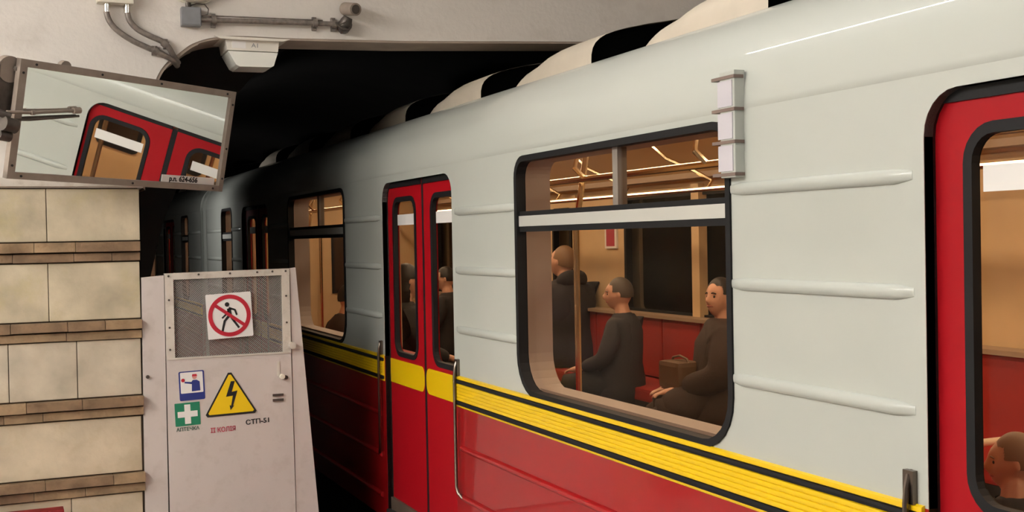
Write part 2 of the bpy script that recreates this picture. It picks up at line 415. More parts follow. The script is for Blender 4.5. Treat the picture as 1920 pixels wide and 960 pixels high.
        for dy, s in stn:
            for x, e in prof:
                xx = 2.86+(x-2.86)*(1.0-.0*dy); mb.v.append((xx, yo+dy, zroof(xx)-.004+hgt*s*e))
        mb.f = [(i*n+j, i*n+j+1, (i+1)*n+j+1, (i+1)*n+j) for i in range(len(stn)-1) for j in range(n-1)]
        h = fin(mb.obj('roof_hood', HOODM, car, smooth=True))
        mb = MB(); mb.v = [(x+.006*(1 if j == 0 else 0), yo+.03, zroof(x)-.006+(hgt-.006)*e) for j, (x, e) in enumerate(prof)]+[(x, yo+.03, zroof(x)-.01) for x, e in prof]
        mb.f = [(j, j+1, j+1+n, j+n) for j in range(n-1)]
        fin(mb.obj('hood_shade_grille', VOID, h))
    # windows
    for a, b in WINS+ENDW:
        wf = fin(ring_x('window_gasket', winloop(a, b, .010), winloop(a, b, -.016), XS-.007, XS+.04, RUB, car))
        fin(ring_x('window_reveal', winloop(a, b, .01), winloop(a, b, -.016), XS+.04, XS+.16, REV, wf))
        fin(plate('window_pane', [winloop(a, b, -.012)], XS+.035, XS+.041, XP, GL, wf))
        fin(box('transom_bar', (XS+.004, a+.006, 1.602), (XS+.05, b-.006, 1.648), GREYSIL, wf))
        fin(box('transom_gasket', (XS+.008, a+.012, 1.640), (XS+.045, b-.012, 1.668), RUB, wf))
        fin(box('transom_gasket', (XS+.008, a+.012, 1.578), (XS+.045, b-.012, 1.606), RUB, wf))
        if b-a > 1: fin(box('vent_post', (XS+.02, (a+b)/2-.07, 1.66), (XS+.06, (a+b)/2-.03, ZWT-.015), POSTM, wf))
        fin(box('window_ledge', (XS+.045, a+.06, ZWB+.012), (XS+.15, b-.06, ZWB+.026), REV, wf))
    # doors
    for d in DOORS:
        rv = [(d, -.1), (d, ZDT-.11)] + [(d+.11-.11*math.cos(k*PI/12), ZDT-.11+.11*math.sin(k*PI/12)) for k in range(1, 7)]
        rv += [(d+DW-.11+.11*math.sin(k*PI/12), ZDT-.11+.11*math.cos(k*PI/12)) for k in range(0, 6)] + [(d+DW, ZDT-.11), (d+DW, -.1)]
        mb = MB(); n = len(rv)
        mb.add([(XS+.002, y, z) for y, z in rv]+[(XS+.085, y, z) for y, z in rv], [(i, i+1, i+1+n, i+n) for i in range(n-1)])
        fr = fin(mb.obj('door_frame', BLACK, car))
        fin(box('door_sill', (XS-.01, d, -.1), (XS+.155, d+DW, -.07), UNDER, fr))
        mid = d+DW/2-.035
        for sgn, ya, yb, g0, g1 in ((1, mid+.018, d+DW+.09, mid+.120, mid+.528), (-1, d-.09, mid-.018, mid-.535, mid-.145)):
            gl = rrect(g0, .875, g1, 1.795, .085)
            lf = fin(plate('door_leaf', [rrect(ya, -.07, yb, 1.925, .012, 2), gl], XS+.038, XS+.073, XP, DOORRED, car))
            fin(ring_x('door_gasket', rrect(g0-.010, .865, g1+.010, 1.805, .095), rrect(g0+.018, .893, g1-.018, 1.777, .067), XS+.033, XS+.060, RUB, lf))
            fin(plate('door_pane', [rrect(g0+.02, .895, g1-.02, 1.775, .06)], XS+.056, XS+.061, XP, GL, lf))
            fin(box('white_sticker', (XS+.0525, g0+.035, 1.640), (XS+.0555, g1-.035, 1.702), SIGNW, lf))
            fin(box('top_seal', (XS+.030, ya, 1.862), (XS+.040, yb, 1.92), RUB, lf))
            fin(plate('yellow_band', [rrect(min(ya, mid+sgn*.018)+(0 if sgn > 0 else 0), .700, max(yb, mid-.018) if sgn > 0 else yb, .842, (0, .05, .05, 0) if sgn > 0 else (.05, 0, 0, .05))], XS+.0355, XS+.0385, XP, YEL, lf))
            fin(box('edge_seal', (XS+.040, mid if sgn > 0 else mid-.0185, -.07), (XS+.071, mid+.0185 if sgn > 0 else mid, 1.865), RUB, lf))
        for yy, sg in ((d-.055, -1), (d+DW+.055, 1)):
            gh = fin(tube('grab_handle', [(XS, yy+sg*.07, .245), (XS-.012, yy+sg*.05, .250), (XS-.022, yy+sg*.02, .27), (XS-.024, yy, .30), (XS-.024, yy, .86), (XS-.02, yy, .90), (XS-.012, yy, .93), (XS+.002, yy, .94)], .0085, HANDLE, car, n=8))
            fin(box('handle_foot', (XS-.016, yy-.018, .86), (XS+.004, yy+.018, .945), HANDLE, gh))
    # side signal lamp cluster by the window
    sg = fin(box('signal_light', (XS-.034, 3.03, 1.725), (XS+.005, 3.11, 2.055), WHITE, car, bevel=.004))
    for k in range(4):
        z = 1.735+.1*k
        fin(box('lens_frame', (XS-.038, 3.026, z-.005), (XS-.002, 3.15, z+.005), SIGFR, sg))
        if k < 3: fin(box('signal_lens', (XS-.037, 3.04, z+.010), (XS-.01, 3.118, z+.090), SIGLENS, sg))
    # far shell, ends and underframe
    FARW = []
    for k in range(-3, 2):
        y0 = 6.77+4.535*k+.0
        FARW.append((y0, y0+1.61))
    FD = [9.26+4.535*k for k in range(-3, 1)]
    fl = [[(YA, -.14), (YB, -.14), (YB, 1.935), (YA, 1.935)]]
    holes = [rrect(max(a, YA+.1), .95, b, 1.86, .06) for a, b in FARW if b > YA+.3 and b < YB]
    holes += [rrect(f+x0, .95, f+x0+.36, 1.80, .05) for f in FD for x0 in (.12, .70) if f+x0 > YA+.1 and f+x0+.36 < YB]
    fin(plate('far_side_panel', fl+holes, 4.77, 4.80, XP, WHITE, car))
    fin(plate('far_inner_wall', [[(YA, -.05), (YB, -.05), (YB, 1.96), (YA, 1.96)]]+holes, 4.65, 4.68, XP, TAN, car))
    for h in holes:
        ys = [p[0] for p in h]; zs = [p[1] for p in h]
        f = fin(ring_x('far_window_frame', rrect(min(ys)-.015, min(zs)-.015, max(ys)+.015, max(zs)+.015, .06), rrect(min(ys)+.02, min(zs)+.02, max(ys)-.02, max(zs)-.02, .04), 4.635, 4.69, RUB, car))
        fin(plate('window_pane', [h], 4.70, 4.705, XP, GL, f))
    for a, b in FARW:
        if a+.5 > YA and b < YB: fin(box('window_post', (4.60, a+.45, .95), (4.67, a+.55, 1.92), TAN, car))
    for f in FD:
        if f > YA:
            fin(box('door_trim', (4.615, f-.03, 0), (4.65, f+.03, 1.92), TAN, car)); fin(box('door_trim', (4.615, f+1.17, 0), (4.65, f+1.23, 1.92), TAN, car))
    fin(box('floor_pan', (XS+.02, YA, -.1), (4.78, YB, 0), FLOORIN, car))
    fin(box('underframe', (XS+.12, YA+.2, -.75), (4.68, YB-.2, -.1), UNDER, car))
    for yy in (YA, YB-.04):
        sh = [(2.10, -.14), (4.80, -.14), (4.80, 1.93)]+[(x, z) for x, z in prof_end()]+[(2.10, 1.93)]
        fin(plate('end_wall', [sh], yy, yy+.04, YP, WHITE, car))
        if yy > 0:
            for a, b in ((2.88, 3.24), (3.50, 4.02)):
                wd = fin(MB().box((a, yy-.075, .95), (b, yy-.055, 1.66)).obj('bulkhead_window', RUB, car)); fin(box('window_pane', (a+.03, yy-.079, .98), (b-.03, yy-.074, 1.63), VOID2, wd))
            fin(tube('grab_pole', [(3.36, yy-.12, 0), (3.36, yy-.12, 2.2)], .018, BRASSY, car, n=8))
        fin(box('inner_bulkhead', (2.26, yy+(.05 if yy < 0 else -.06), 0), (4.64, yy+(.07 if yy < 0 else -.04), 2.2), TAN, car))
    cp = [(2.255, 1.94), (2.36, 2.03), (2.52, 2.12), (2.8, 2.19), (3.1, 2.21)]
    cp = cp+[(6.9-x, z) for x, z in cp[::-1]]
    fin(extr('interior_ceiling', cp+[(x, z+.02) for x, z in cp[::-1]], YA+.08, YB-.08, CEILIN, car, smooth=2))
    fin(box('cornice', (4.50, YA+.1, 1.955), (4.66, YB-.1, 1.995), SEATRAIL, car))
    for x in (3.0, 3.9):
        lm = fin(box('ceiling_lamp', (x-.05, YA+.5, 2.165), (x+.05, YB-.5, 2.205), SEATRAIL, car))
        fin(box('lamp_diffuser', (x-.04, YA+.5, 2.15), (x+.04, YB-.5, 2.166), CARM, lm))
    # handrails above the benches with brackets swinging up to the ceiling
    for x, sx in ((4.18, 1), (2.72, -1)):
        hr = fin(tube('handrail', [(x, YA+.3, 1.845), (x, YB-.3, 1.845)], .016, BRASSY, car, n=8))
        y = YA+.9
        while y < YB-.4:
            fin(tube('rail_bracket', [(x, y, 1.845), (x+sx*.05, y+.02, 1.90), (x-sx*.02, y+.12, 1.97), (x-sx*.12, y+.30, 2.06), (x-sx*.2, y+.42, 2.19)], .013, BRASSY, hr, n=6))
            y += 1.13
    # benches: far side and near side
    def bench(side, y0, y1):
        if side > 0: xb, xf = 4.62, 4.12
        else: xb, xf = 2.28, 2.76
        lo, hi = min(xb, xf), max(xb, xf)
        b = fin(box('bench', (lo, y0, .12), (hi, y1, .38), UNDER, car))
        fin(MB().box((lo, y0, .38), (hi, y1, .47)).obj('seat_cushion', SEAT, b, bevel=.02))
        xk = 4.50 if side > 0 else 2.30
        ny = max(1, round((y1-y0)/.5))
        for k in range(ny):
            a = y0+(y1-y0)*k/ny
            fin(MB().box((xk, a+.006, .48), (xk+.10, a+(y1-y0)/ny-.006, .93 if side > 0 else .84)).obj('seat_back', SEAT, b, bevel=.025))
        if side > 0: fin(box('back_rail', (4.47, y0, .93), (4.62, y1, .955), SEATRAIL, b))
        for yy in (y0-.03, y1+.03):
            fin(box('end_panel', (lo, yy-.012, .12), (hi, yy+.012, .52), SEATRAIL, b))
            ry = yy if side < 0 or yy < (y0+y1)/2 else yy-.43
            fin(tube('end_rail', [(lo+.0, ry, .53), (hi+.05 if side > 0 else hi, ry, .53)], .019, RAILB, b, n=10))
            fin(tube('grab_pole', [(xf, yy, .1), (xf, yy, 1.6), (xf-side*.1, yy, 2.17)], .017, BRASSY, b, n=8))
    for k in range(-3, 2):
        y0, y1 = 6.01+4.535*k, 8.94+4.535*k
        bench(1, max(y0, YA+.25), min(y1+.24, YB-.2))
    for i in range(3): bench(-1, DOORS[i]+DW+.12, DOORS[i+1]-.12)
    bench(-1, DOORS[3]+DW+.12, YB-.2)
    pic = fin(box('framed_notice', (4.632, 8.52, 1.45), (4.65, 8.72, 1.63), SIGNW, car))
    fin(box('notice_print', (4.629, 8.55, 1.47), (4.633, 8.69, 1.61), INKR, pic))
    for o in parts: o.data.transform(inv)
    return car
def prof_end():
    xs = [4.80-.0-.0]+[]
    return [(6.9-x, zroof(x)) for x in (2.16, 2.26, 2.41, 2.6, 2.9, 3.2, 3.45)]+[(x, zroof(x)) for x in (3.2, 2.9, 2.6, 2.41, 2.26, 2.16)]
car = build_car()
car2 = car.copy(); COL.objects.link(car2); car2.location.y += 19.6
car2['label'] = 'second metro car coupled behind, deep in the dark tunnel'
kids = {}
for c in COL.objects:
    if c.parent: kids.setdefault(c.parent.name, []).append(c)
for c in kids[car.name]:
    n = c.copy(); COL.objects.link(n); n.parent = car2
    for g in kids.get(c.name, []):
        q = g.copy(); COL.objects.link(q); q.parent = n

# ================================================================== PLATFORM END GATE
G = empty('platform_gate', (1.14, WY, 0), 'pale grey steel service gate with mesh window and warning signs beside stone wall', 'gate')
def g_fin(o):
    o.data.transform(Matrix.Translation((-1.14, -WY, 0))); return o
YF = WY-.012
def GP(p): return (p[0], p[2], p[1])
g_fin(plate('side_panel', [[(.670, -.12), (.792, -.12), (.797, 1.385), (.680, 1.376)]], YF+.005, YF+.04, GP, GATE, G))
g_fin(plate('side_panel', [[(1.494, -.12), (1.632, -.12), (1.519, 1.408), (1.486, 1.404)]], YF+.005, YF+.04, GP, GATE, G))
leaf = g_fin(plate('door_leaf', [[(.800, -.10), (1.491, -.10), (1.482, .925), (.800, .925)]], YF, YF+.03, GP, GATE, G))
for a, b, c, d in ((( .800, .925), (.845, .925), (.845, 1.395), (.800, 1.395)), ((1.437, .925), (1.482, .925), (1.481, 1.404), (1.437, 1.404)), ((.845, 1.360), (1.437, 1.367), (1.437, 1.404), (.845, 1.396)), ((.845, .925), (1.437, .925), (1.437, .934), (.845, .934))):
    g_fin(plate('frame_bar', [[a, b, c, d]], YF-.004, YF+.03, GP, GATE2, leaf))
for (x, z) in ((.82, 1.38), (.98, 1.385), (1.15, 1.386), (1.30, 1.388), (1.385, 1.39), (1.46, 1.39), (.82, 1.25), (.82, 1.1), (.82, .98), (1.46, 1.25), (1.46, 1.1)):
    g_fin(tube('rivet', [(x, YF-.008, z), (x, YF, z)], .006, DARKST, leaf, n=8))
# expanded metal: two directions of flat strands
mb = MB(); x0, x1, z0, z1 = .838, 1.445, .928, 1.37
def strand(c, sl, wd, y):
    pts = []
    for x in (x0, x1):
        z = c+sl*(x-x0); pts.append((x, z))
    (xa, za), (xb, zb) = pts
    def clip(t0, t1):
        return t0, t1
    t0, t1 = 0., 1.
    dz = zb-za
    for lim, sgn in ((z0, 1), (z1, -1)):
        fa, fb = sgn*(za-lim), sgn*(zb-lim)
        if fa < 0 and fb < 0: return
        if fa < 0: t0 = max(t0, fa/(fa-fb))
        if fb < 0: t1 = min(t1, fa/(fa-fb))
    if t1 <= t0+1e-3: return
    A = Vector((xa+(xb-xa)*t0, y, za+dz*t0)); B = Vector((xa+(xb-xa)*t1, y, za+dz*t1))
    d = (B-A).normalized(); nn = Vector((-d.z, 0, d.x))*wd; o = Vector((0, .003, 0))
    mb.add([A-nn, B-nn, B+nn, A+nn, A-nn+o, B-nn+o, B+nn+o, A+nn+o], [(0, 1, 2, 3), (4, 5, 6, 7), (0, 1, 5, 4), (2, 3, 7, 6)])
k = -60
for k in range(-80, 80):
    strand(z0+.0112*k-.2, .92, .0018, YF+.012)
    strand(z0+.0224*k+.5, -.75, .0009, YF+.014)
ms = mb.obj('mesh_screen', WIRE, leaf); g_fin(ms); ms['kind'] = 'stuff'
# lock plate, knob, slot and hinge-side bits
lk = g_fin(tube('lock_cylinder', [(1.425, YF-.03, .797), (1.425, YF, .797)], .014, WBOX, leaf, n=14))
g_fin(tube('keyhole_cover', [(1.448, YF-.012, .79), (1.448, YF, .79)], .012, DARKST, leaf, n=12))
g_fin(MB().box((1.40, YF-.004, .80), (1.415, YF, .88)).obj('scratch_plate', GATE2, leaf))
g_fin(tube('round_knob', [(1.487, YF-.03, .968), (1.487, YF, .968)], [.019, .021], GATE2, leaf, n=16))
g_fin(box('hasp', (1.372, YF-.010, .688), (1.432, YF, .700), DARKST, leaf))
g_fin(box('hasp', (1.372, YF-.010, .658), (1.432, YF, .672), DARKST, leaf))
g_fin(tube('bolt', [(.70, YF-.008, .84), (.70, YF+.008, .84)], .01, DARKST, G, n=10))
# --- signs (parts of the gate)
def tilt(cx, cz, a):
    ca, sa = math.cos(a), math.sin(a)
    return lambda p: (cx+p[0]*ca-p[1]*sa, p[2], cz+p[0]*sa+p[1]*ca)
def mat_tilt(cx, y, cz, a): return Matrix.Translation((cx, y, cz)) @ Matrix.Rotation(-a, 4, 'Y') @ Matrix.Rotation(PI/2, 4, 'X')
T = tilt(1.142, 1.153, .045)
sg = g_fin(plate('no_entry_sign', [rrect(-.124, -.124, .124, .124, .006, 3)], YF-.008, YF-.003, T, SIGNW, G)); sg['label'] = 'square white sign with red ring over walking figure'
g_fin(plate('red_ring', [circle(0, 0, .116, 48), circle(0, 0, .094, 48)], YF-.0105, YF-.008, T, SIGNR, sg))
def bar(name, a, b, w0, w1, y0, T, m, par):
    a, b = Vector(a), Vector(b); d = (b-a).normalized(); nn = Vector((-d.y, d.x))
    return g_fin(plate(name, [[tuple(a+nn*w0), tuple(a-nn*w0), tuple(b-nn*w1), tuple(b+nn*w1)]], y0-.0015, y0, T, m, par))
fig = g_fin(plate('walking_figure', [circle(-.010, .062, .0125, 20)], YF-.0095, YF-.008, T, INK, sg))
segs = [((-.002, .040), (.004, .002), .011, .009), ((-.002, .042), (.030, .030), .006, .005), ((.030, .032), (.040, .000), .005, .005), ((-.004, .030), (-.018, .006), .005, .005),
        ((-.018, .008), (-.042, -.012), .005, .0045), ((.002, .004), (-.030, -.030), .008, .006), ((-.028, -.026), (-.044, -.084), .0065, .006), ((.004, .002), (.024, -.036), .008, .006), ((.022, -.032), (.048, -.072), .006, .006)]
mb = MB()
for a, b, w0, w1 in segs:
    a, b = Vector(a), Vector(b); d = (b-a).normalized(); nn = Vector((-d.y, d.x))
    pm = plate_mb([[tuple(a+nn*w0), tuple(a-nn*w0), tuple(b-nn*w1), tuple(b+nn*w1)]], YF-.0095, YF-.008, T)
    mb.add(pm.v, pm.f)
g_fin(mb.obj('figure_limbs', INK, sg))
bar('red_slash', (-.076, .062), (.080, -.060), .009, .009, YF-.0098, T, SIGNR, sg)
# triangle
T = tilt(1.139, .70, .02)
def tri(s, r=.006): 
    h = s*.866
    return [(-s/2+r, -h*.40), (s/2-r, -h*.40), (s/2-r*.4, -h*.40+r*.8), (r*.6, h*.60-r), (-r*.6, h*.60-r), (-s/2+r*.4, -h*.40+r*.8)]
tr_ = g_fin(plate('voltage_sign', [tri(.292, .016)], YF-.003, YF, T, INK, G)); tr_['label'] = 'yellow triangle sign with black lightning bolt'
g_fin(plate('yellow_field', [tri(.258, .010)], YF-.0045, YF-.003, T, SIGNY, tr_))
g_fin(plate('lightning_bolt', [[(.004, .088), (.026, .088), (.006, .028), (.038, .034), (.010, -.050), (.018, -.046), (-.004, -.072), (-.008, -.044), (.000, -.048), (.012, .008), (-.026, .004)]], YF-.0058, YF-.0045, T, INK, tr_))
# blue pictogram sticker
T = tilt(.931, .778, .03)
bs = g_fin(plate('blue_sticker', [rrect(-.068, -.080, .068, .080, .008, 3)], YF-.002, YF, T, SIGNB, G)); bs['label'] = 'small blue and white sticker of uniformed figure holding a disc'
g_fin(plate('white_field', [rrect(-.060, -.040, .060, .074, .004, 2)], YF-.003, YF-.002, T, SIGNW, bs))
g_fin(plate('figure_coat', [[(-.002, -.032), (.044, -.030), (.042, .020), (.026, .030), (.006, .030), (-.002, .020), (-.038, .024), (-.038, .016), (.0, .008)]], YF-.004, YF-.003, T, SIGNB, bs))
g_fin(plate('figure_head', [circle(.016, .046, .012, 14)], YF-.004, YF-.003, T, SKINP, bs))
g_fin(plate('figure_cap', [[(.002, .050), (.030, .050), (.027, .062), (.005, .062)]], YF-.0046, YF-.004, T, SIGNR, bs))
g_fin(plate('signal_disc', [circle(-.046, .032, .010, 14)], YF-.004, YF-.003, T, SIGNR, bs))
# first aid
T = tilt(.905, .623, .03)
fa = g_fin(plate('first_aid_sticker', [rrect(-.067, -.063, .067, .063, .003, 2)], YF-.002, YF, T, SIGNG, G)); fa['label'] = 'green sticker with white cross'
c_, l_ = .016, .053
g_fin(plate('white_cross', [[(-c_, l_), (-c_, c_), (-l_, c_), (-l_, -c_), (-c_, -c_), (-c_, -l_), (c_, -l_), (c_, -c_), (l_, -c_), (l_, c_), (c_, c_), (c_, l_)]], YF-.0035, YF-.002, T, SIGNW, fa))
g_fin(text('first_aid_lettering', 'АПТЕЧКА', .026, mat_tilt(.905, YF-.001, .541, .03), INKG, G, bold=.0008, sx=1.0))
g_fin(text('black_lettering', 'СТП-51', .036, mat_tilt(1.287, YF-.001, .553, .04), INK, G, bold=.0009, sx=1.12))
g_fin(text('red_lettering', 'ІІ КОЛІЯ', .036, mat_tilt(1.095, YF-.001, .522, .02), INKR, G, bold=.0007, sx=.88))

# ================================================================== MIRROR on its bracket
cen = Vector((.617, 6.361, 2.142)); nx = Vector((.836, .549, -.023)).normalized(); nn = Vector((-.533, .820, .209)); nz = nn.cross(nx)*-1
if nz.z < 0: nz = -nz
nz = (nz-nx*nz.dot(nx)).normalized(); nd = nx.cross(nz)          # nd points away from the viewer
if nd.y < 0: nd = -nd
MM = Matrix((nx, nd, nz)).transposed().to_4x4(); MM.translation = cen
Mi = empty('safety_mirror', cen, 'large tilted rectangular mirror in grey frame hanging above the stone wall', 'mirror')
def m_fin(o): o.data.transform(Matrix.Translation(-cen) @ MM); return o
gls = m_fin(box('mirror_glass', (-.65, 0, -.262), (.65, .006, .262), MIRR, Mi))
fr = 0.030
m_fin(box('frame_bar', (-.673, -.012, .248), (.673, .02, .284), FRAME, Mi))
m_fin(box('frame_bar', (-.673, -.012, -.284), (.673, .02, -.252), FRAME, Mi))
m_fin(box('frame_bar', (-.673, -.013, -.284), (-.634, .021, .284), FRAME, Mi))
m_fin(box('frame_bar', (.642, -.013, -.284), (.673, .021, .284), FRAME, Mi))
m_fin(box('backing_plate', (-.66, .008, -.275), (.66, .022, .275), DARKST, Mi))
for x in (-.59, -.22, .15, .61):
    m_fin(tube('frame_screw', [(x, -.016, .266), (x, -.01, .266)], .006, BLACK, Mi, n=8))
for x in (-.60, .05, .60):
    m_fin(tube('frame_screw', [(x, -.016, -.268), (x, -.01, -.268)], .006, BLACK, Mi, n=8))
for z in (.21, -.04, -.21):
    m_fin(tube('frame_screw', [(.658, -.017, z), (.658, -.01, z)], .006, BLACK, Mi, n=8))
for z in (.22, -.22):
    m_fin(tube('frame_screw', [(-.654, -.017, z), (-.654, -.01, z)], .006, BLACK, Mi, n=8))
lb = m_fin(box('number_label', (.245, -.004, -.272+.022), (.612, -.0005, -.222+.01), SIGNW, Mi)); lb['label'] = 'white label reading p.n. 624-656'
m_fin(text('label_lettering', 'p.n. 624-656', .040, Matrix.Translation((.39, -.0055, -.231)) @ Matrix.Rotation(PI/2, 4, 'X'), INK, lb, bold=.0012, sx=.98))
m_fin(tube('pivot_disc', [(-.69, .035, .225), (-.69, .075, .225)], .062, FRAME, Mi, n=24))
m_fin(tube('pivot_disc', [(-.40, .03, .275), (-.40, .06, .275)], .03, FRAME, Mi, n=20))
m_fin(tube('pivot_bolt', [(-.665, .01, .232), (-.665, .036, .232)], .014, STEEL, Mi, n=6))
m_fin(plate('bracket_plate', [[(-.76, .20), (-.655, .20), (-.650, .05), (-.670, -.03), (-.70, .0), (-.74, .08)]], .04, .055, lambda p: (p[0], p[2], p[1]), DARKST, Mi))
m_fin(tube('support_post', [(-.755, .05, .24), (-.735, .05, -.02), (-.72, .05, -.1)], .02, DARKST, Mi))
m_fin(tube('strut_rod', [(-.735, -.045, .030), (-.60, -.035, .040), (-.345, -.014, .074)], .0085, FRAME, Mi))
m_fin(tube('strut_rod', [(-.735, -.045, -.006), (-.60, -.035, .006), (-.325, -.012, .048)], .006, DARKST, Mi))
m_fin(tube('rod_nut', [(-.365, -.018, .072), (-.325, -.016, .077)], .016, FRAME, Mi, n=8))
m_fin(tube('rod_nut', [(-.605, -.036, .039), (-.585, -.034, .041)], .012, FRAME, Mi, n=8))
m_fin(tube('rod_clamp', [(-.77, -.075, -.02), (-.70, -.07, -.03)], .035, DARKST, Mi, n=14))
m_fin(tube('rod_clamp', [(-.77, -.05, -.075), (-.71, -.05, -.08)], .028, DARKST, Mi, n=14))
m_fin(tube('support_arm', [(-.735, -.075, .012), (-.80, -.05, .03), (-.92, .02, .08), (-1.02, .6, .1)], .018, DARKST, Mi))

# ================================================================== THINGS ON THE END WALL
b = empty('junction_box', (.58, WY, 2.83), 'white junction box high on the plaster wall with two conduits below', 'box')
def put(o, e): o.data.transform(Matrix.Translation(-e.location)); return o
put(MB().box((.485, WY-.07, 2.835), (.668, WY, 3.0)).obj('box_body', WBOX, b, bevel=.006), b)
put(MB().box((.478, WY-.075, 2.985), (.675, WY, 3.02)).obj('box_lid', WBOX, b, bevel=.004), b)
for x in (.535, .638): put(tube('gland', [(x, WY-.035, 2.838), (x, WY-.035, 2.79)], .017, CHROME, b, n=12), b)
def conduit(pts, label):
    o = empty('conduit', pts[0], label, 'pipe', 'bent conduits under the white junction box')
    P = [Vector(p) for p in pts]; sm = []
    for i in range(len(P)-1):
        p0 = P[max(i-1, 0)]; p1 = P[i]; p2 = P[i+1]; p3 = P[min(i+2, len(P)-1)]
        for k in range(5):
            t = k/5; sm.append(.5*((2*p1)+(p2-p0)*t+(2*p0-5*p1+4*p2-p3)*t*t+(3*p1-p0-3*p2+p3)*t*t*t))
    sm.append(P[-1])
    put(tube('pipe_run', sm, .0155, STEEL, o), o); return o
yw = WY-.035
c1 = conduit([(.530, yw, 2.795), (.545, yw, 2.745), (.585, yw, 2.695), (.66, yw, 2.645), (.735, yw, 2.612), (.80, yw+.005, 2.585), (.865, yw+.02, 2.555), (.90, yw+.07, 2.53)], 'left bent steel conduit leading from the junction box to the arch')
c2 = conduit([(.637, yw, 2.795), (.650, yw, 2.748), (.69, yw, 2.705), (.755, yw, 2.672), (.81, yw, 2.650), (.845, yw, 2.620), (.875, yw+.02, 2.575), (.905, yw+.07, 2.545)], 'right bent steel conduit leading from the junction box to the arch')
put(tube('coupling', [(.765, yw, 2.601), (.79, yw+.003, 2.590)], .022, STEEL, c1, n=12), c1)
put(box('clamp', (.760, WY-.02, 2.575), (.79, WY+.0, 2.625), STEEL, c1), c1)
put(tube('coupling', [(.818, yw, 2.645), (.838, yw, 2.628)], .022, STEEL, c2, n=12), c2)
put(box('clamp', (.82, WY-.02, 2.612), (.845, WY+.0, 2.665), STEEL, c2), c2)
# grey terminal box, pipe, camera-like nozzle, dome
g = empty('terminal_box', (.965, WY, 2.79), 'grey square terminal box on plaster wall above the arch', 'box')
put(MB().box((.915, WY-.065, 2.737), (1.02, WY, 2.838)).obj('box_body', GREYBOX, g, bevel=.005), g)
put(box('box_lid', (.922, WY-.071, 2.744), (1.013, WY-.064, 2.831), GREYBOX, g), g)
put(tube('gland', [(.955, WY-.03, 2.838), (.955, WY-.03, 2.866)], .014, DARKST, g), g)
put(tube('wire_loop', [(.965, WY-.03, 2.85), (1.0, WY-.04, 2.862), (1.04, WY-.045, 2.860), (1.062, WY-.04, 2.835), (1.058, WY-.035, 2.808), (1.03, WY-.03, 2.798), (1.015, WY-.03, 2.80)], .0035, DARKST, g, n=6), g)
d = empty('wall_dome', (.98, WY, 2.91), 'white domed fixture above the grey terminal box', 'fixture')
mb = MB(); seg = 28
prf = [(.0, -.10), (.06, -.095), (.095, -.075), (.105, -.04), (.105, 0)]
for r_, dy in prf: mb.v += [(.985+r_*1.05*math.cos(2*PI*k/seg), WY+dy, 2.925+r_*.55*math.sin(2*PI*k/seg)) for k in range(seg)]
mb.f = [(i*seg+k, i*seg+(k+1) % seg, (i+1)*seg+(k+1) % seg, (i+1)*seg+k) for i in range(4) for k in range(seg)]
put(mb.obj('dome_cover', WBOX, d, smooth=True), d)
put(tube('dome_rim', [(.985+.112*math.cos(2*PI*k/24), WY-.02, 2.925+.060*math.sin(2*PI*k/24)) for k in range(25)], .006, WBOX, d, n=6), d)
p = empty('wall_pipe', (1.35, WY, 2.785), 'horizontal steel pipe running from the grey terminal box along the lintel', 'pipe')
put(tube('pipe_run', [(1.02, WY-.035, 2.776), (1.3, WY-.035, 2.784), (1.70, WY-.035, 2.793), (1.79, WY-.035, 2.794)], .0145, STEEL, p, n=12), p)
put(tube('thin_wire', [(1.02, WY-.035, 2.80), (1.4, WY-.035, 2.806), (1.70, WY-.035, 2.811)], .004, STEEL, p, n=6), p)
for x, z in ((1.09, 2.778), (1.655, 2.792), (1.765, 2.794)):
    put(tube('pipe_collar', [(x-.012, WY-.035, z), (x+.012, WY-.035, z)], .024, STEEL, p, n=12), p)
    put(box('clamp', (x-.012, WY-.02, z-.038), (x+.012, WY, z+.038), STEEL, p), p)
q = empty('wall_camera', (1.85, WY, 2.83), 'small dark cylinder camera on a knotted bracket at the end of the wall pipe', 'camera')
put(tube('camera_body', [(1.835, WY-.03, 2.885), (1.862, WY-.15, 2.862)], [.038, .036], FRAME, q, n=24), q)
put(tube('camera_lens', [(1.861, WY-.148, 2.8625), (1.8625, WY-.153, 2.8618)], .026, DARKST, q, n=20), q)
put(tube('ball_joint', [(1.815, WY-.05, 2.78), (1.83, WY-.06, 2.805), (1.84, WY-.07, 2.83)], [.03, .036, .026], DARKST, q, n=14), q)
put(tube('bracket_foot', [(1.83, WY, 2.785), (1.825, WY-.06, 2.79)], .04, DARKST, q, n=14), q)
put(tube('cable_knot', [(1.77, WY-.05, 2.80), (1.80, WY-.08, 2.765), (1.835, WY-.085, 2.755), (1.85, WY-.07, 2.775), (1.82, WY-.09, 2.80), (1.79, WY-.06, 2.785), (1.81, WY-.03, 2.745)], .008, DARKST, q, n=6), q)
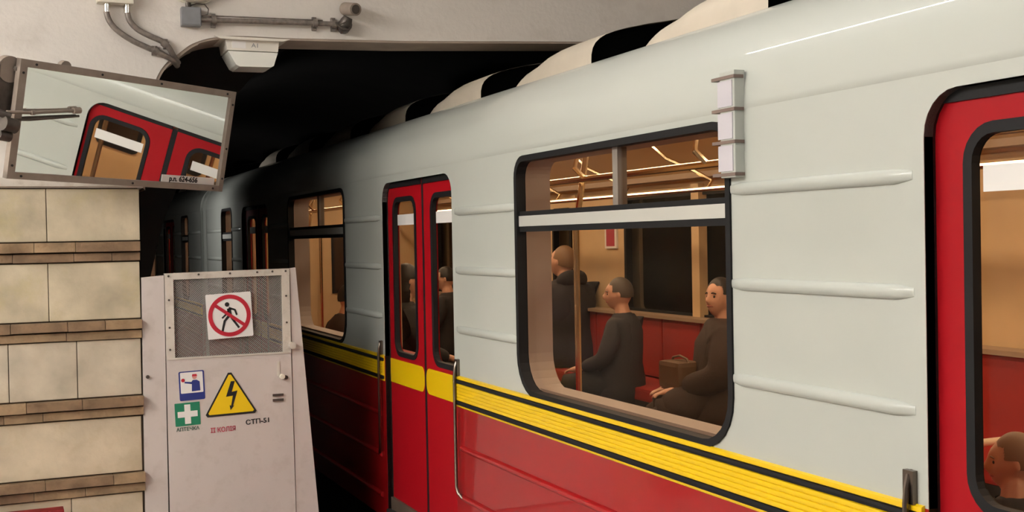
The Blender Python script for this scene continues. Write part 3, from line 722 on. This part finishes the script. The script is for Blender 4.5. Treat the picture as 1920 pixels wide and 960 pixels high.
# lamp A1 under the lintel
l = empty('emergency_lamp', (1.3, WY, 2.69), 'white box lamp marked A1 hanging under the lintel of the tunnel mouth', 'lamp')
YL = WY+.05
def trap(x0, x1, z0, x2, x3, z1): return [(x0, z0), (x1, z0), (x3, z1), (x2, z1)]
put(plate('lamp_flange', [trap(1.130, 1.475, 2.684, 1.095, 1.515, 2.697)], WY-.015, WY+.26, YP, LAMPW, l), l)
put(MB().add(*(lambda m_: (m_.v, m_.f))(plate_mb([trap(1.170, 1.452, 2.628, 1.160, 1.460, 2.688)], YL-.03, WY+.24, YP))).obj('lamp_body', LAMPW, l, bevel=.004), l)
df = put(MB().add(*(lambda m_: (m_.v, m_.f))(plate_mb([[(1.235, 2.538), (1.408, 2.540), (1.426, 2.548), (1.450, 2.622), (1.174, 2.622), (1.215, 2.548)]], YL-.034, WY+.235, YP))).obj('lamp_diffuser', LAMPD, l, bevel=.006), l)
st = put(box('inventory_sticker', (1.195, YL-.032, 2.640), (1.272, YL-.0295, 2.680), SIGNW, l), l)
for k in range(3):
    put(box('sticker_print', (1.205, YL-.0335, 2.670-.011*k), (1.26-.008*k, YL-.0318, 2.674-.011*k), GREYBOX, st), st)
put(text('lamp_lettering', 'A1', .034, Matrix.Translation((1.325, YL-.0305, 2.658)) @ Matrix.Rotation(PI/2, 4, 'X'), GREYBOX, l, sx=1.1), l)
# red fire box at lower left
f = empty('fire_box', (-.02, 6.51, -.12), 'dark red box with white printing standing before the stone wall', 'box')
put(MB().box((-.35, 6.47, -.12), (.258, 6.555, .196)).obj('box_body', FIRE, f, bevel=.006), f)
put(box('white_label', (.045, 6.467, .138), (.108, 6.4705, .172), SIGNW, f), f)
put(box('white_outline', (.148, 6.467, .172), (.252, 6.4705, .179), SIGNW, f), f)
put(box('white_outline', (.246, 6.467, .02), (.252, 6.4705, .179), SIGNW, f), f)
put(box('white_outline', (.178, 6.467, .132), (.232, 6.4705, .138), SIGNW, f), f)
# tunnel bulb lamps on the left lining, hidden behind the mirror
for i, (x, y, z, lab) in enumerate(((1.02, 12.5, 1.84, 'nearer small bulb lamp on the left lining inside the tunnel'), (1.02, 20.3, 1.88, 'farther small bulb lamp on the left lining inside the tunnel'))):
    t = empty('tunnel_lamp', (x, y, z), lab, 'lamp')
    put(tube('lamp_base', [(x-.1, y, z), (x-.02, y, z)], .05, DARKST, t, n=12), t)
    mb = MB().tube([(x-.02, y, z), (x+.01, y, z), (x+.05, y, z), (x+.08, y, z), (x+.095, y, z)], [.02, .045, .055, .04, .01], 14)
    put(mb.obj('bulb', TUNM, t, smooth=True), t)
    put(box('lamp_shade', (x-.12, y-.085, z-.16), (x+.15, y-.075, z+.16), DARKST, t), t)
    put(box('lamp_shade', (x-.12, y-.085, z+.15), (x+.15, y+.12, z+.16), DARKST, t), t)

# ================================================================== PASSENGERS
def evalmesh(ob):
    dg = bpy.context.evaluated_depsgraph_get()
    me = bpy.data.meshes.new_from_object(ob.evaluated_get(dg)); bpy.data.objects.remove(ob); return me
def skin(chains, sub=1):
    vs, es, rs = [], [], []
    idx = {}
    for ch in chains:
        prev = None
        for key, pos, r in ch:
            if key in idx: i = idx[key]
            else:
                i = len(vs); vs.append(pos); rs.append(r); idx[key] = i
            if prev is not None and prev != i: es.append((prev, i))
            prev = i
    me = bpy.data.meshes.new('skin'); me.from_pydata(vs, es, [])
    ob = bpy.data.objects.new('skin', me); COL.objects.link(ob)
    ob.modifiers.new('s', 'SKIN')
    for i, r in enumerate(rs):
        q = me.skin_vertices[0].data[i]; rr = r if isinstance(r, tuple) else (r, r); q.radius = rr; q.use_root = i == 0
    md = ob.modifiers.new('u', 'SUBSURF'); md.levels = sub; md.render_levels = sub
    return ob
def headmesh():
    bm = bmesh.new(); bmesh.ops.create_icosphere(bm, subdivisions=4, radius=1)
    for v in bm.verts:
        x, y, z = v.co
        X, Y, Z = x*.076, y*.098, z*.118
        if z < -.1 and y > -.2: X *= 1-.30*min(1, (-z-.1)/.9); 
        if z < -.2 and y < 0: Y *= 1-.35*min(1, (-z-.2)/.8)*(-y)
        g = lambda a, b, s: math.exp(-((x-a)**2+(z-b)**2)/(2*s*s)) if y > 0 else 0
        Y += .034*g(0, -.20, .10) + .018*g(0, -.02, .09)           # nose
        Y += .010*g(0, .24, .26)                                        # brow
        Y -= .018*(g(.34, .04, .13)+g(-.34, .04, .13))                  # eye sockets
        Y += .006*(g(.34, .01, .06)+g(-.34, .01, .06))                  # eyeballs
        Y += .008*g(0, -.46, .14) - .006*g(0, -.50, .05)               # lips and the line between them
        Y += .016*g(0, -.80, .18)                                       # chin
        for s in (-1, 1):                                               # ears
            e = math.exp(-((y+.05)**2/.012+(z+.02)**2/.05)) if s*x > .8 else 0; X += s*.022*e
        v.co = (X, Y, Z)
    me = bpy.data.meshes.new('head'); bm.to_mesh(me); bm.free(); return me
HEAD = headmesh()
def person(label, loc, yaw, coat, hair, legs, head_yaw=0., head_pitch=0., lean=0., scale=1., hood=False, longhair=False, fur=None, collar=True, bulk=1.):
    """seated figure, hip at z=.47; local +Y is forward"""
    P = empty('person', loc, label, 'person', None)
    P.rotation_euler = (0, 0, yaw); P.scale = (scale,)*3
    sl, cl = math.sin(lean), math.cos(lean)
    def tor(x, y, z):                       # torso lean about the hip
        return (x, y*cl+(z-.5)*sl, .5+(z-.5)*cl-y*sl)
    SK = person.skin
    shz = .98
    def arms(r, tag_):
        ch = []
        for s in (-1, 1):
            ch.append([('chest', tor(0, 0, .90), .12), ('sh%d' % s, tor(.165*s, -.01, shz-.02), .062*r), ('el%d' % s, tor(.225*s, .06, .72), .050*r), ('wr%d' % s, (.10*s, .30+sl*.1, .64), .034*r)])
        return ch
    legsc = [[('hip', (0, 0, .50), .13), ('hj%d' % s, (.09*s, .03, .52), .092), ('kn%d' % s, (.11*s, .46, .50), .062), ('an%d' % s, (.11*s, .44, .09), .042), ('to%d' % s, (.115*s, .58, .04), .034)] for s in (-1, 1)]
    spine = [('hip', (0, 0, .50), .13), ('waist', tor(0, 0, .68), .115), ('chest', tor(0, 0, .90), (.15, .11)), ('nb', tor(0, -.01, 1.03), .07), ('nk', tor(0, 0.005, 1.09), .060), ('hd', tor(0, .012, 1.15), .058)]
    ob = skin([spine]+arms(.7, '')+legsc)
    body = evalmesh(ob)
    bm = bmesh.new(); bm.from_mesh(body)
    # hands: palm and five fingers curled over the lap
    for s in (-1, 1):
        w0 = Vector((.10*s, .30+sl*.1, .64))
        ch = [[('w', tuple(w0), .026), ('p', tuple(w0+Vector((-.02*s, .05, -.015))), .030), ('p2', tuple(w0+Vector((-.03*s, .085, -.02))), .028)]]
        for k in range(4):
            L = (.055, .068, .072, .06)[k]; o = Vector((-.03*s+(k-1.5)*.019, .085, -.02))
            ch.append([('p2', None, 0), ('f%da' % k, tuple(w0+o+Vector((0, .02, 0))), .0095), ('f%db' % k, tuple(w0+o+Vector((0, .02+L*.6, -.012))), .0085), ('f%dc' % k, tuple(w0+o+Vector((0, .02+L*.85, -.04))), .007)])
        ch.append([('p', None, 0), ('t1', tuple(w0+Vector((-.05*s, .055, -.008))), .011), ('t2', tuple(w0+Vector((-.065*s, .09, -.018))), .009)])
        hm = evalmesh(skin(ch)); bm.from_mesh(hm)
    hc = Vector(tor(0, .03, 1.195))
    HM = Matrix.Translation(hc) @ Matrix.Rotation(head_yaw, 4, 'Z') @ Matrix.Rotation(-head_pitch, 4, 'X')
    hd = HEAD.copy(); hd.transform(HM); bm.from_mesh(hd)
    me = bpy.data.meshes.new('body'); bm.to_mesh(me); bm.free()
    o = bpy.data.objects.new('tmp', me); COL.objects.link(o)
    rm = o.modifiers.new('r', 'REMESH'); rm.mode = 'VOXEL'; rm.voxel_size = .011; rm.use_smooth_shade = True
    me = evalmesh(o); me.materials.clear()
    newobj('body', me, SK, P, True)
    for ex_ in (-1, 1):
        bm = bmesh.new(); bmesh.ops.create_uvsphere(bm, u_segments=8, v_segments=6, radius=.0095)
        em = bpy.data.meshes.new('eye'); bm.to_mesh(em); bm.free(); em.transform(HM @ Matrix.Translation((.026*ex_, .079, .004))); newobj('eye', em, INK, P, True)
        em = MB().tube([(.012*ex_, .094, .024), (.026*ex_, .093, .028), (.042*ex_, .082, .022)], .004, 5); eo = em.obj('eyebrow', hair, P, smooth=True); eo.data.transform(HM)
    lo_ = MB().tube([(-.024, .082, -.057), (-.010, .092, -.055), (.010, .092, -.055), (.024, .082, -.057)], [.003, .006, .006, .003], 6).obj('lips', LIPS, P, smooth=True); lo_.data.transform(HM)
    # clothes
    k = 1.28
    ct = [[('hip', (0, .01, .50), .165), ('waist', tor(0, 0, .68), .155), ('chest', tor(0, 0, .88), (.185, .145)), ('nb', tor(0, -.01, 1.02), .095)]]
    if collar: ct[0].append(('nk', tor(0, -.012, 1.075), .072))
    for s in (-1, 1):
        ct.append([('chest', None, 0), ('sh%d' % s, tor(.175*s, -.01, shz-.03), .085), ('el%d' % s, tor(.235*s, .06, .72), .068), ('wr%d' % s, (.115*s, .28+sl*.1, .645), .050)])
        ct.append([('hip', None, 0), ('sk%d' % s, (.095*s, .20, .53), .10)]+([('sl%d' % s, (.115*s, .44, .515), .085)] if bulk > 1.4 else []))
    ct = [[(q[0], q[1], tuple(v*bulk for v in q[2]) if isinstance(q[2], tuple) else q[2]*bulk) for q in ch] for ch in ct]
    me = evalmesh(skin(ct, 2))
    lb_ = MB(); ns = 20; RG = [(.385, .10, .08, .02), (.40, .195, .17, .03), (.47, .212, .19, .03), (.56, .205, .18, .02), (.68, .180, .150, .01), (.80, .188, .146, 0), (.92, .190, .140, -.005), (1.0, .150, .110, -.01), (1.05, .085, .080, -.01)]
    bk = 1+(bulk-1)*.6
    for z_, ra, rb, oy in RG:
        lb_.v += [tor(ra*bk*math.cos(2*PI*k/ns), oy+rb*bk*math.sin(2*PI*k/ns), z_) for k in range(ns)]
    lb_.f = [(i*ns+k, i*ns+(k+1) % ns, (i+1)*ns+(k+1) % ns, (i+1)*ns+k) for i in range(len(RG)-1) for k in range(ns)]+[tuple(range(ns))]
    bm = bmesh.new(); bm.from_mesh(me); tmp = bpy.data.meshes.new('loft'); tmp.from_pydata(lb_.v, [], lb_.f); bm.from_mesh(tmp)
    bmesh.ops.recalc_face_normals(bm, faces=bm.faces); bm.to_mesh(me); bm.free()
    newobj('coat', me, coat, P, True)
    lg_ = MB()
    for s in (-1, 1): lg_.tube([(.09*s, .02, .52), (.10*s, .25, .515), (.11*s, .44, .505)], [.115, .105, .082], 14)
    tr = [[('hip', (0, 0, .50), .17), ('belt', (0, 0, .60), .14)]]
    for s in (-1, 1): tr.append([('hip', None, 0), ('hj%d' % s, (.09*s, .05, .51), .10), ('kn%d' % s, (.11*s, .46, .50), .075), ('an%d' % s, (.11*s, .44, .12), .055)])
    me = evalmesh(skin(tr, 1))
    bm = bmesh.new(); bm.from_mesh(me); tmp = bpy.data.meshes.new('loft'); tmp.from_pydata(lg_.v, [], lg_.f); bm.from_mesh(tmp)
    bmesh.ops.recalc_face_normals(bm, faces=bm.faces); bm.to_mesh(me); bm.free(); newobj('trousers', me, legs, P, True)
    for s in (-1, 1):
        me = evalmesh(skin([[('a', (.11*s, .42, .09), .05), ('b', (.112*s, .48, .055), .052), ('c', (.115*s, .60, .042), .042)]], 1)); newobj('shoe', me, INK, P, True)
    # hair
    bm = bmesh.new(); bmesh.ops.create_icosphere(bm, subdivisions=5, radius=1)
    for v in bm.verts:
        x, y, z = v.co
        ry = .106 if y < 0 else .098
        v.co = (x*.083, y*ry-.010, z*.121+.012)
        if z < -.15 and longhair: v.co = (x*.095, y*.09-.03, z*.26)
    bmesh.ops.delete(bm, geom=[f for f in bm.faces if (lambda c: (c.y > .045-max(0, c.z-.05)*.2*0 and c.z < .072) or (c.z < -.02 and not longhair) or (c.y > -.01 and c.z < .02))(f.calc_center_median())], context='FACES')
    me = bpy.data.meshes.new('hair'); bm.to_mesh(me); bm.free(); me.transform(HM); newobj('hair', me, hair, P, True)
    if hood:
        hm_ = evalmesh(skin([[('a', tor(-.13, -.04, 1.03), .05), ('b', tor(-.07, -.10, 1.07), .065), ('c', tor(.07, -.10, 1.07), .065), ('d', tor(.13, -.04, 1.03), .05)]], 2)); newobj('hood', hm_, fur or coat, P, True)
    return P
person.skin = mat('skin', (.62, .35, .24), .5)
LIPS = mat('lips', (.42, .16, .13), .5)
def cloth(name, c): return mat(name, c, .85, noise=.15, nscale=20, bump=.2, bscale=120)
CB = cloth('black_coat_cloth', (.022, .021, .022)); CG = cloth('charcoal_jacket_cloth', (.035, .036, .04)); CBr = cloth('brown_coat_cloth', (.040, .024, .017))
CD = cloth('dark_trousers_cloth', (.02, .019, .022)); FURM = cloth('grey_fur', (.10, .085, .07)); PINKW = cloth('pale_scarf_cloth', (.34, .27, .22))
HB = mat('brown_hair', (.06, .035, .02), .55); HD = mat('dark_hair', (.012, .009, .008), .5); HL = mat('light_brown_hair', (.22, .13, .07), .55); HG = mat('greying_hair', (.08, .065, .05), .55)
person('cropped-hair person in charcoal jacket seated in profile, mid large window', (4.12, 7.50, -.02), PI*.22, CG, HG, CD, head_yaw=.35, scale=.96)
person('dark-haired person in bulky brown coat seated at right edge of large window', (4.10, 6.16, -.04), PI*.36, CBr, HD, CBr, head_yaw=.75, head_pitch=-.1, scale=1.0, fur=FURM, hood=True, bulk=1.6)
person('light-brown-haired person in black hooded coat, leftmost in the large window', (4.36, 8.88, .03), PI*.08, CB, HL, CD, head_yaw=.3, head_pitch=-.25, lean=.05, scale=1.1, hood=True, bulk=1.3)
person('person with dark long hair seen from behind through the left leaf of the middle door', (2.62, 8.0, .06), -PI*.5, CB, HD, CD, longhair=True, scale=1.0)
person('person with short dark hair in black coat behind the right leaf of the middle door', (4.12, 11.15, -.02), PI*.28, CB, HD, CD, head_yaw=.3, scale=.98)
person('person as dark slumped silhouette behind the window nearest the gate', (2.60, 9.72, -.10), -PI*.45, CBr, HD, CD, lean=.12, scale=.98)
person('child in dark jacket at the bottom right corner of the frame behind door glass', (2.66, 2.52, .06), -PI*.2, CG, HL, CD, head_yaw=1.5, scale=.68)
# things the passengers hold
bg = empty('handbag', (3.85, 6.26, .62), 'brown handbag on the lap of the brown coated passenger', 'bag')
TANB = mat('tan_leather', (.13, .075, .04), .5, noise=.1)
put(MB().box((3.76, 6.16, .60), (3.94, 6.40, .77)).obj('bag_body', TANB, bg, bevel=.03), bg)
put(tube('bag_strap', [(3.85, 6.18, .76), (3.85, 6.20, .785), (3.85, 6.28, .80), (3.85, 6.36, .785), (3.85, 6.38, .76)], .008, TANB, bg), bg)
